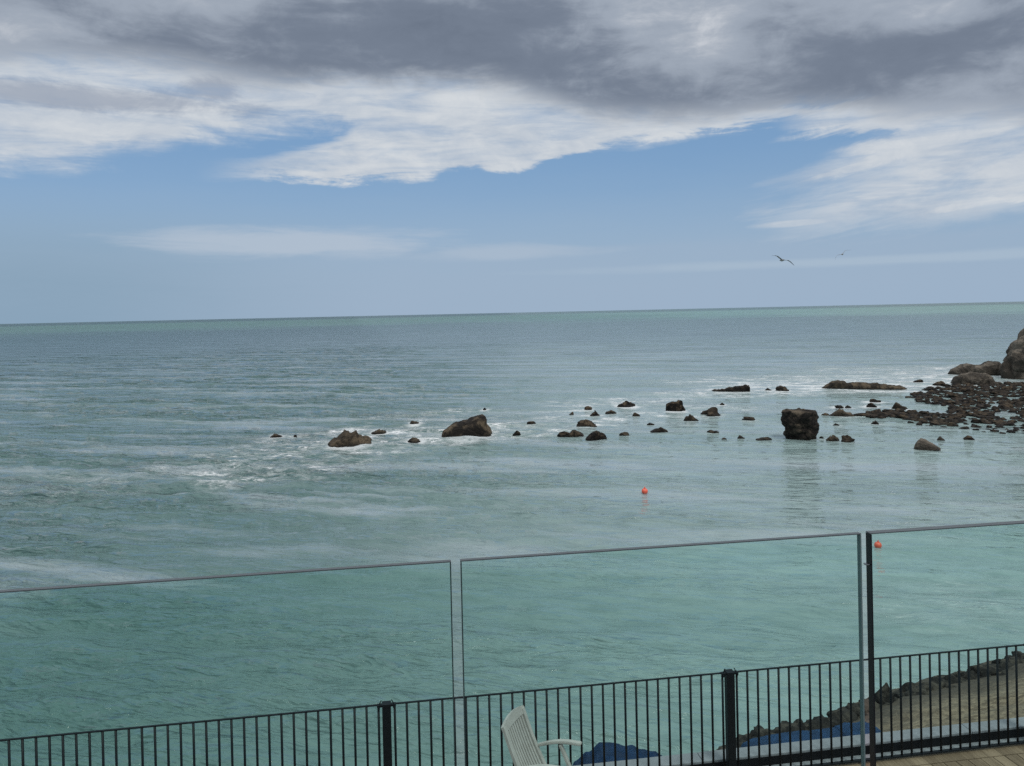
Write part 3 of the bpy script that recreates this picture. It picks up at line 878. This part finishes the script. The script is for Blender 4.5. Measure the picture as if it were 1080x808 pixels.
EPROTO = [boulder_mesh(500 + i, 3, .34, .62) for i in range(9)]
for me in EPROTO:
    me.materials.append(M_EDGE)
    me.polygons.foreach_set('use_smooth', [True] * len(me.polygons))
def edge_rocks():
    placed = []
    for layer, (off, lo, hi, n) in enumerate(((.10, .17, .31, 84), (-.30, .15, .28, 66), (.40, .11, .20, 70))):
        for i in range(n):
            s = (i + rnd.uniform(.1, .9)) / n * (len(BW) - 1)
            w = edge_at(s); w2 = edge_at(min(s + .05, len(BW) - 1.001))
            tang = (w2 - w).normalized() if (w2 - w).length > 1e-5 else DV
            sea_n = Vector((-tang.y, tang.x, 0))
            p = w + sea_n * (-(-off) * -1 + rnd.uniform(-.12, .12))
            r = rnd.uniform(lo, hi)
            o = bpy.data.objects.new('edge_rock', rnd.choice(EPROTO)); C.objects.link(o)
            o.location = (p.x, p.y, (.32, .12, .36)[layer] + rnd.uniform(-.05, .05))
            o.scale = (r * rnd.uniform(.85, 1.4), r * rnd.uniform(.8, 1.1), r * rnd.uniform(.55, .95))
            o.rotation_euler = (rnd.uniform(-.4, .4), rnd.uniform(-.4, .4), rnd.uniform(0, 6.28))
            tag(o, 'dark jagged rock in the line between brown shingle and green water', 'rock', 'dark rocks lining the water edge of the beach')
edge_rocks()
def peak_rock():
    p = at_z(933, 742, .35)
    bm = bmesh.new(); bmesh.ops.create_icosphere(bm, subdivisions=4, radius=1)
    for v in bm.verts:
        c = v.co.copy(); k = max(0, c.z)
        c.x *= (1 - .72 * k); c.y *= (1 - .72 * k); c.x += .12 * k
        c *= 1 + .22 * fb(c + Vector((3, 8, 1)), 1.6, 4)
        v.co = c
    o = link('edge_rock', bm_mesh('peak', bm), M_EDGE, smooth=True)
    o.location = (p.x, p.y, .45); o.scale = (.24, .24, .40)
    tag(o, 'pointed dark rock standing up out of the beach edge line', 'rock')
peak_rock()

# ------------------------------------------------------------------ tarpaulins behind the wall
def tarp_material(name, col):
    m, g, p = material(name)
    tc = g.new('ShaderNodeTexCoord').outputs['Object']
    n = g.noise(tc, 5, 2, .5, .4); n2 = g.noise(tc, 28, 4, .6)
    g.put(p.inputs['Base Color'], g.mix(g.ss(n, .3, .72), tuple(v * .75 for v in col), tuple(v * 1.25 for v in col)))
    p.inputs['Roughness'].default_value = .55
    b = g.new('ShaderNodeBump'); b.inputs['Strength'].default_value = .7; b.inputs['Distance'].default_value = .05
    g.put(b.inputs['Height'], n); g.put(p.inputs['Normal'], b.outputs[0])
    return m
M_TARP = tarp_material('blue_tarpaulin', (.022, .080, .195))
M_TARP_DK = tarp_material('dark_blue_tarpaulin', (.011, .055, .150))
ZL = 4.50                                          # ledge behind the coping
def drape(name, t0, t1, n0, n1, prof, seed, mat, crease=.03, parent=None, base=ZL):
    """sheet thrown over a heap: prof = [(0..1 along, height)]"""
    bm = bmesh.new(); NX, NY = 96, 40; V = {}
    for i in range(NX + 1):
        u = i / NX
        for (a, ha), (b, hb) in zip(prof, prof[1:]):
            if a <= u <= b + 1e-9: h = ha + (hb - ha) * ((u - a) / (b - a)) ** 2 * (3 - 2 * (u - a) / (b - a))
        for j in range(NY + 1):
            w = j / NY
            s = min(1, (math.sin(w * PI) * 1.5)) ** .55
            p = Vector((t0 + (t1 - t0) * u, n0 + (n1 - n0) * w, 0))
            q = Vector((p.x * 3.0, p.y * 3.0, seed))
            rid = mn.noise(q * .9) * 1.6; rid2 = .5 - abs(mn.noise(q * 2.0 + Vector((4, 4, 4)))) * 2
            fold = crease * (rid * .9 + rid2 * .45)
            edge_w = .03 * mn.noise(Vector((p.x * 5, w * 3, seed)))
            V[i, j] = bm.verts.new(p + Vector((edge_w, edge_w, base + max(.008, h * s + fold * min(1, h * 6) * s))))
    for i in range(NX):
        for j in range(NY): bm.faces.new((V[i, j], V[i + 1, j], V[i + 1, j + 1], V[i, j + 1]))
    g = bmesh.ops.solidify(bm, geom=bm.faces[:], thickness=.004)
    bmesh.ops.recalc_face_normals(bm, faces=bm.faces)
    return link(name, bm_mesh(name, bm), mat, parent, smooth=True)
def tl(px, py, n): # along-wall coordinate where a pixel's ray meets the plane n behind the railing
    pl = P0 + NV * n
    q = at_plane(px, py, pl, NV); return (q - pl).dot(DV), q.z
def tarps():
    n = .98
    pr = [(596, 812), (606, 804), (618, 796), (632, 784), (648, 783.5), (664, 784), (676, 791), (690, 795), (699, 797), (702, 812)]
    pts = [tl(x, y, n) for x, y in pr]
    a, b = pts[0][0], pts[-1][0]
    prof = [((t - a) / (b - a), max(.01, z - ZL)) for t, z in pts]
    prof[0] = (0, .05); prof[-1] = (1, .05)
    o = drape('tarpaulin', a, b, .42, 1.14, prof, 3.3, M_TARP_DK, .05)
    o.location = P0; o.rotation_euler = (0, 0, ANG)
    tag(o, 'crumpled dark blue tarpaulin heap beside the pale wooden chair', 'tarpaulin')
    e = empty('tarpaulin', P0, ANG)
    tag(e, 'long flat blue tarpaulin with a crumpled end by the shingle beach', 'tarpaulin')
    pr = [(780, 800), (784, 783), (796, 778), (830, 773), (870, 768), (905, 764), (922, 766), (928, 790)]
    pts = [tl(x, y, n) for x, y in pr]; a, b = pts[0][0], pts[-1][0]
    prof = [((t - a) / (b - a), max(.01, z - ZL)) for t, z in pts]; prof[0] = (0, .05); prof[-1] = (1, .05)
    drape('sheet', a, b, .42, 1.16, prof, 8.1, M_TARP, .008, e)
    pr = [(872, 776), (882, 765), (894, 761), (908, 760), (918, 763), (927, 770), (932, 777)]
    pts = [tl(x, y, n) for x, y in pr]; a, b = pts[0][0], pts[-1][0]
    prof = [((t - a) / (b - a), max(.01, z - ZL)) for t, z in pts]; prof[0] = (0, .2); prof[-1] = (1, .1)
    drape('crumpled_end', a, b, .41, 1.17, prof, 5.7, M_TARP, .03, e)
tarps()

# ------------------------------------------------------------------ chair
def chair():
    M_W, g, p = material('weathered_white_wood')
    tc = g.new('ShaderNodeTexCoord').outputs['Object']
    n = g.noise(tc, 9, 5, .6); n2 = g.noise(g.vec(g.mul(g.sep(tc)[0], 8), g.mul(g.sep(tc)[1], 40), g.mul(g.sep(tc)[2], 8)), 3, 4, .6)
    g.put(p.inputs['Base Color'], g.mix(g.ss(g.add(g.mul(n, .6), g.mul(n2, .4)), .3, .7), (.38, .365, .335), (.50, .485, .45)))
    p.inputs['Roughness'].default_value = .55
    # chair axes: x = the way it faces, y = from the near side to the far side
    near = at_z(531.5, 768.5, ZD + .98); far = at_z(553, 748.5, ZD + 1.02)
    lat = Vector((far.x - near.x, far.y - near.y, 0)); Wd = .45
    lat.normalize()
    lat = (lat + Vector((0, .45, 0))).normalized()
    fwd = Vector((lat.y, -lat.x, 0))
    top = (near + far) / 2
    base = Vector((top.x, top.y, ZD)) + fwd * .42
    e = empty('garden_chair', base)
    tag(e, 'pale slatted wooden armchair with high reclined back on the deck', 'chair')
    e.rotation_euler = (0, 0, math.atan2(fwd.y, fwd.x))
    h = Wd / 2
    # reclined back: from the seat rear (-.17,.40) up to (-.42, 1.0)
    def bk(s, y, off=0):       # s 0..1.  up the back, bowed a little
        x = -.13 - .30 * s - .02 * math.sin(s * PI); z = .36 + .65 * s
        return Vector((x + off, y, z))
    bm = bmesh.new()
    for s in (-1, 1):
        sweep(bm, [bk(i / 10, s * (h - .02)) for i in range(11)], .045, .028, (0, 1, 0))
    n_ = 13                       # crowned top rail, deeper in the middle
    pts = [(-h + 2 * h * i / (n_ - 1)) for i in range(n_)]
    for row in range(1):
        rings = []
        for y in pts:
            c = 1 - (y / h) ** 2
            lo, hi = bk(.93, y), bk(1.0, y) + Vector((-.010, 0, .012 + .034 * c))
            nrm = Vector((.9, 0, .42)).normalized() * .015
            bow = Vector((-.018 * c, 0, 0))
            rings.append([bm.verts.new(lo + nrm + bow), bm.verts.new(hi + nrm + bow), bm.verts.new(hi - nrm + bow), bm.verts.new(lo - nrm + bow)])
        for A, B in zip(rings, rings[1:]):
            for k in range(4): bm.faces.new((A[k], A[(k + 1) % 4], B[(k + 1) % 4], B[k]))
        bm.faces.new(rings[0]); bm.faces.new(rings[-1][::-1])
    bar(bm, bk(.06, -h + .03), bk(.06, h - .03), .03, .05)
    bmesh.ops.recalc_face_normals(bm, faces=bm.faces)
    bf = link('backrest', bm_mesh('backrest', bm), M_W, e)
    bm = bmesh.new()
    ns = 9
    for i in range(ns):
        y = -h + .065 + (2 * h - .13) * i / (ns - 1)
        c = 1 - (y / h) ** 2
        sweep(bm, [bk(.05 + .9 * k / 8, y, -.018 * c) for k in range(9)], .024, .014, (0, 1, 0))
    link('slat_panel', bm_mesh('slats', bm), M_W, bf)
    for s in (-1, 1):                     # curved arms, rising to the front
        bm = bmesh.new()
        y = s * (h + .005)
        sweep(bm, [Vector((-.275 + .445 * k / 12, y, .665 + .028 * math.sin(k / 12 * PI) + .105 * k / 12)) for k in range(13)],
              [.04 + .018 * math.sin(min(1, k / 9) * PI / 2) for k in range(13)], .026, (0, 1, 0))
        bmesh.ops.bevel(bm, geom=bm.edges[:], offset=.006, segments=2, affect='EDGES')
        link('armrest', bm_mesh('armrest', bm), M_W, e)
        bm = bmesh.new(); bar(bm, (-.04, y * .97, .725), (.28, y * .97, .02), .028, .042, Vector((0, 1, 0)), .004)
        link('leg', bm_mesh('leg', bm), M_W, e)
        bm = bmesh.new(); bar(bm, (.21, y * .90, .46), (-.36, y * .90, .02), .028, .042, Vector((0, 1, 0)), .004)
        link('leg', bm_mesh('leg', bm), M_W, e)
    bm = bmesh.new()
    for k in range(8):
        box(bm, (-.16 + .058 * k, 0, .415 + .004 * k), (.046, 2 * h - .05, .018), None, .003)
    for s in (-1, 1): bar(bm, (-.20, s * (h - .05), .385), (.28, s * (h - .05), .42), .03, .04)
    link('seat', bm_mesh('seat', bm), M_W, e)
chair()

# ------------------------------------------------------------------ glass balustrade of the balcony we stand on
def glass():
    mt, g, p = material('tinted_glass')
    nt = mt.node_tree; nt.nodes.remove(p)
    tr = g.new('ShaderNodeBsdfTransparent'); tr.inputs[0].default_value = (.875, .968, .948, 1)
    gl = g.new('ShaderNodeBsdfGlossy'); gl.inputs['Roughness'].default_value = .01
    geo = g.new('ShaderNodeNewGeometry')
    dt = g.new('ShaderNodeVectorMath', operation='DOT_PRODUCT')
    g.put(dt.inputs[0], geo.outputs['Normal']); g.put(dt.inputs[1], geo.outputs['Incoming'])
    fres = g.add(.04, g.mul(g.m('POWER', g.sub(1.0, g.m('ABSOLUTE', dt.outputs['Value'])), 5.0), .9))
    mx = g.new('ShaderNodeMixShader')
    g.put(mx.inputs[0], g.mul(fres, .35)); g.put(mx.inputs[1], tr.outputs[0]); g.put(mx.inputs[2], gl.outputs[0])
    g.put(nt.nodes['Material Output'].inputs[0], mx.outputs[0])
    edge = simple('polished_glass_edge', (.03, .05, .05), .18, 0, .1, 30, 0, .6)
    top_edge = simple('top_glass_edge', (.085, .097, .10), .4, 0, .1, 30, 0, .6)
    pale_edge = simple('pale_glass_edge', (.12, .17, .17), .25, 0, .1, 30, 0, .6)
    seal = simple('black_seal', (.006, .007, .009), .35, 0, .2, 30)
    metal = simple('brushed_clip', (.35, .36, .36), .3, 1, .1, 30)
    ZF = 8.40; ZT = 9.50
    q = at_z(914, 561.5, ZT); A0 = Vector((q.x, q.y, 0)); A0 = A0 - DV * A0.dot(DV)
    def tg(px, py=640): return (at_plane(px, py, A0, NV) - A0).dot(DV)
    TH = .0175
    spans = [(tg(476.2) - 1.65, tg(476.6), 'clear tinted glass balustrade panel left of the narrow middle gap'),
             (tg(486.6), tg(908.2), 'clear tinted glass balustrade panel in front of the chair, between the other two'),
             (tg(917.0), tg(917.0) + 1.15, 'clear tinted glass balustrade panel with the black sealed edge, before the beach')]
    for i, (a, b, lab) in enumerate(spans):
        e = empty('glass_panel', A0, ANG); tag(e, lab, 'glass panel', 'glass balustrade panels')
        z0, z1 = ZF - .12, ZT
        th = TH if i == 2 else .011
        def quad(bm, pts): bm.faces.new([bm.verts.new(v) for v in pts])
        bm = bmesh.new()
        box(bm, ((a + b) / 2, 0, (z0 + z1) / 2), (b - a, th, z1 - z0))
        ends = [f for f in bm.faces if abs(f.normal.y) < .5]
        bmesh.ops.delete(bm, geom=ends, context='FACES_ONLY')
        link('pane', bm_mesh('pane', bm), mt, e)
        bm = bmesh.new(); box(bm, ((a + b) / 2, 0, z1 - .0009), (b - a, th + .0006, .0022))
        link('top_edge', bm_mesh('top_edge', bm), top_edge, e)
        ew = .0030
        for x, s in ((a, 1), (b, -1)):
            dark = (i == 2 and s == 1)
            w_ = .0022 if (i, s) in ((0, -1), (1, 1)) else .0032
            bm = bmesh.new(); box(bm, (x + s * w_ / 2, 0, (z0 + z1) / 2 - .001), (w_, th + .0004, z1 - z0 - .004))
            link('side_edge', bm_mesh('side_edge', bm), seal if dark else pale_edge if (i, s) == (1, -1) else edge, e)
        if i == 2:
            for zz in (9.43,):
                bm = bmesh.new(); box(bm, (a - .0045, 0, zz), (.009, .012, .0035), None, .001)
                link('clip', bm_mesh('clip', bm), metal, e)
    # balcony floor slab below the frame
    bm = bmesh.new(); box(bm, (0, -1.93, ZF - .11), (14.0, 4.2, .22)); 
    o = link('balcony_floor', bm_mesh('balcony_floor', bm), simple('dark_floor_tile', (.035, .036, .038), .7, 0, .2, 4))
    o.location = A0; o.rotation_euler = (0, 0, ANG); tag(o, kind='structure')
glass()

# ------------------------------------------------------------------ buoys and gulls
def buoys():
    M_O, g, p = material('orange_plastic')
    tc = g.new('ShaderNodeTexCoord').outputs['Object']
    n = g.noise(tc, 9, 4, .6)
    g.put(p.inputs['Base Color'], g.mix(g.ss(n, .3, .7), (.80, .115, .065), (.92, .19, .11)))
    p.inputs['Roughness'].default_value = .4
    M_R = simple('wet_rope', (.12, .06, .04), .8)
    def shape():
        bm = bmesh.new(); bmesh.ops.create_uvsphere(bm, u_segments=28, v_segments=18, radius=.17)
        for v in bm.verts:
            if v.co.z > .10: v.co.z = .10 + (v.co.z - .10) * .9
        return bm_mesh('buoy', bm)
    me = shape(); me.materials.append(M_O)
    bm = bmesh.new()
    bmesh.ops.create_cone(bm, cap_ends=True, segments=16, radius1=.045, radius2=.03, depth=.07, matrix=Matrix.Translation((0, 0, .185)))
    n0 = 14
    ringv = []
    for i in range(n0):
        a = 2 * PI * i / n0; c = Vector((math.cos(a) * .03, 0, .235 + math.sin(a) * .03))
        ringv.append([bm.verts.new(c + Vector((math.cos(a) * .008 * math.cos(b), .008 * math.sin(b), math.sin(a) * .008 * math.cos(b)))) for b in (0, PI / 2, PI, 1.5 * PI)])
    for i in range(n0):
        for k in range(4): bm.faces.new((ringv[i][k], ringv[(i + 1) % n0][k], ringv[(i + 1) % n0][(k + 1) % 4], ringv[i][(k + 1) % 4]))
    bmesh.ops.recalc_face_normals(bm, faces=bm.faces)
    eye = bm_mesh('lug', bm); eye.materials.append(M_O)
    for (px, py, lab, sc) in ((680, 520.0, 'small orange buoy afloat in open water below the middle rocks', 1.0),
                              (926, 577.2, 'small orange-red buoy seen through the top of the glass panel', .86)):
        q = at_z(px, py, 0)
        o = link('buoy', me); o.scale = (sc,) * 3; o.location = (q.x, q.y, .10 * sc); o.rotation_euler = (.12, -.1, .6)
        o.data.polygons.foreach_set('use_smooth', [True] * len(o.data.polygons))
        tag(o, lab, 'buoy', 'orange buoys')
        link('mooring_lug', eye, None, o)
buoys()

def gull(px, py, dist, span, bank, yaw, lab, flap=.35):
    M_G, g, p = material('grey_feathers')
    tc = g.new('ShaderNodeTexCoord').outputs['Object']
    x, y, z = g.sep(tc)
    n = g.noise(tc, 6, 4, .6)
    tip = g.ss(g.add(g.m('ABSOLUTE', y), g.mul(g.sub(n, .5), .06)), .38, .46)
    g.put(p.inputs['Base Color'], g.mix(tip, g.mix(n, (.26, .25, .24), (.40, .385, .37)), (.02, .02, .02)))
    p.inputs['Roughness'].default_value = .8
    bm = bmesh.new()
    # spindle body along x with head and tail
    prof = [(-.24, .004, .045), (-.17, .016, .035), (-.10, .035, .038), (0, .050, .050), (.08, .046, .046), (.14, .032, .034), (.19, .030, .030), (.225, .018, .018), (.25, .007, .008), (.275, .003, .003)]
    rows = []
    for X, hz, wy in prof:
        rows.append([bm.verts.new((X, math.cos(t) * wy, math.sin(t) * hz + (.012 if X > .12 else 0))) for t in [2 * PI * k / 10 for k in range(10)]])
    for A, B in zip(rows, rows[1:]):
        for k in range(10): bm.faces.new((A[k], A[(k + 1) % 10], B[(k + 1) % 10], B[k]))
    bm.faces.new(rows[0]); bm.faces.new(rows[-1])
    # wings: leading and trailing edges, cranked at the wrist, growing out of the shoulder
    for s in (-1, 1):
        st = [(.02, .10, -.06, .02), (.12, .115, -.055, .05), (.24, .135, -.03, .05 + .10 * flap), (.36, .10, -.02, .05 + .06 * flap), (.46, .04, -.03, .05 - .05 * flap), (.55, -.05, -.075, .05 - .20 * flap)]
        R2 = []
        for Y, le, te, zz in st:
            th = .016 * (1 - Y / .62)
            R2.append([bm.verts.new((le, s * Y, zz)), bm.verts.new(((le * .6 + te * .4), s * Y, zz + th)), bm.verts.new((te, s * Y, zz)), bm.verts.new(((le * .6 + te * .4), s * Y, zz - th * .6))])
        for A, B in zip(R2, R2[1:]):
            for k in range(4): bm.faces.new((A[k], A[(k + 1) % 4], B[(k + 1) % 4], B[k]))
        bm.faces.new(R2[0]); bm.faces.new(R2[-1])
    bmesh.ops.recalc_face_normals(bm, faces=bm.faces)
    o = link('gull', bm_mesh('gull', bm), M_G, smooth=True)
    o.location = EYE + ray(px, py) * dist
    k = span / 1.1
    o.scale = (k, k, k)
    o.rotation_euler = Matrix.Rotation(yaw, 3, 'Z').to_4x4().__matmul__(Matrix.Rotation(bank, 4, 'X')).to_euler()
    tag(o, lab, 'gull', 'gulls in flight')
gull(825, 274.5, 55, 1.72, R(22), R(95), 'larger gull gliding with wings spread above the horizon', .45)
gull(888.5, 268.3, 70, 1.45, R(-30), R(75), 'smaller, more distant gull flying above the horizon on the right', .6)

# ------------------------------------------------------------------ render settings
sc = bpy.context.scene
sc.render.engine = 'CYCLES'
sc.view_settings.view_transform = 'Standard'; sc.view_settings.look = 'None'
sc.view_settings.exposure = 0.0; sc.view_settings.gamma = 1.0
sc.cycles.max_bounces = 8; sc.cycles.transparent_max_bounces = 12
sc.cycles.use_denoising = False
sc.cycles.sample_clamp_direct = 2.5; sc.cycles.sample_clamp_indirect = 1.5
sc.cycles.denoiser = 'OPENIMAGEDENOISE'
sc.render.resolution_x = 1024; sc.render.resolution_y = 766
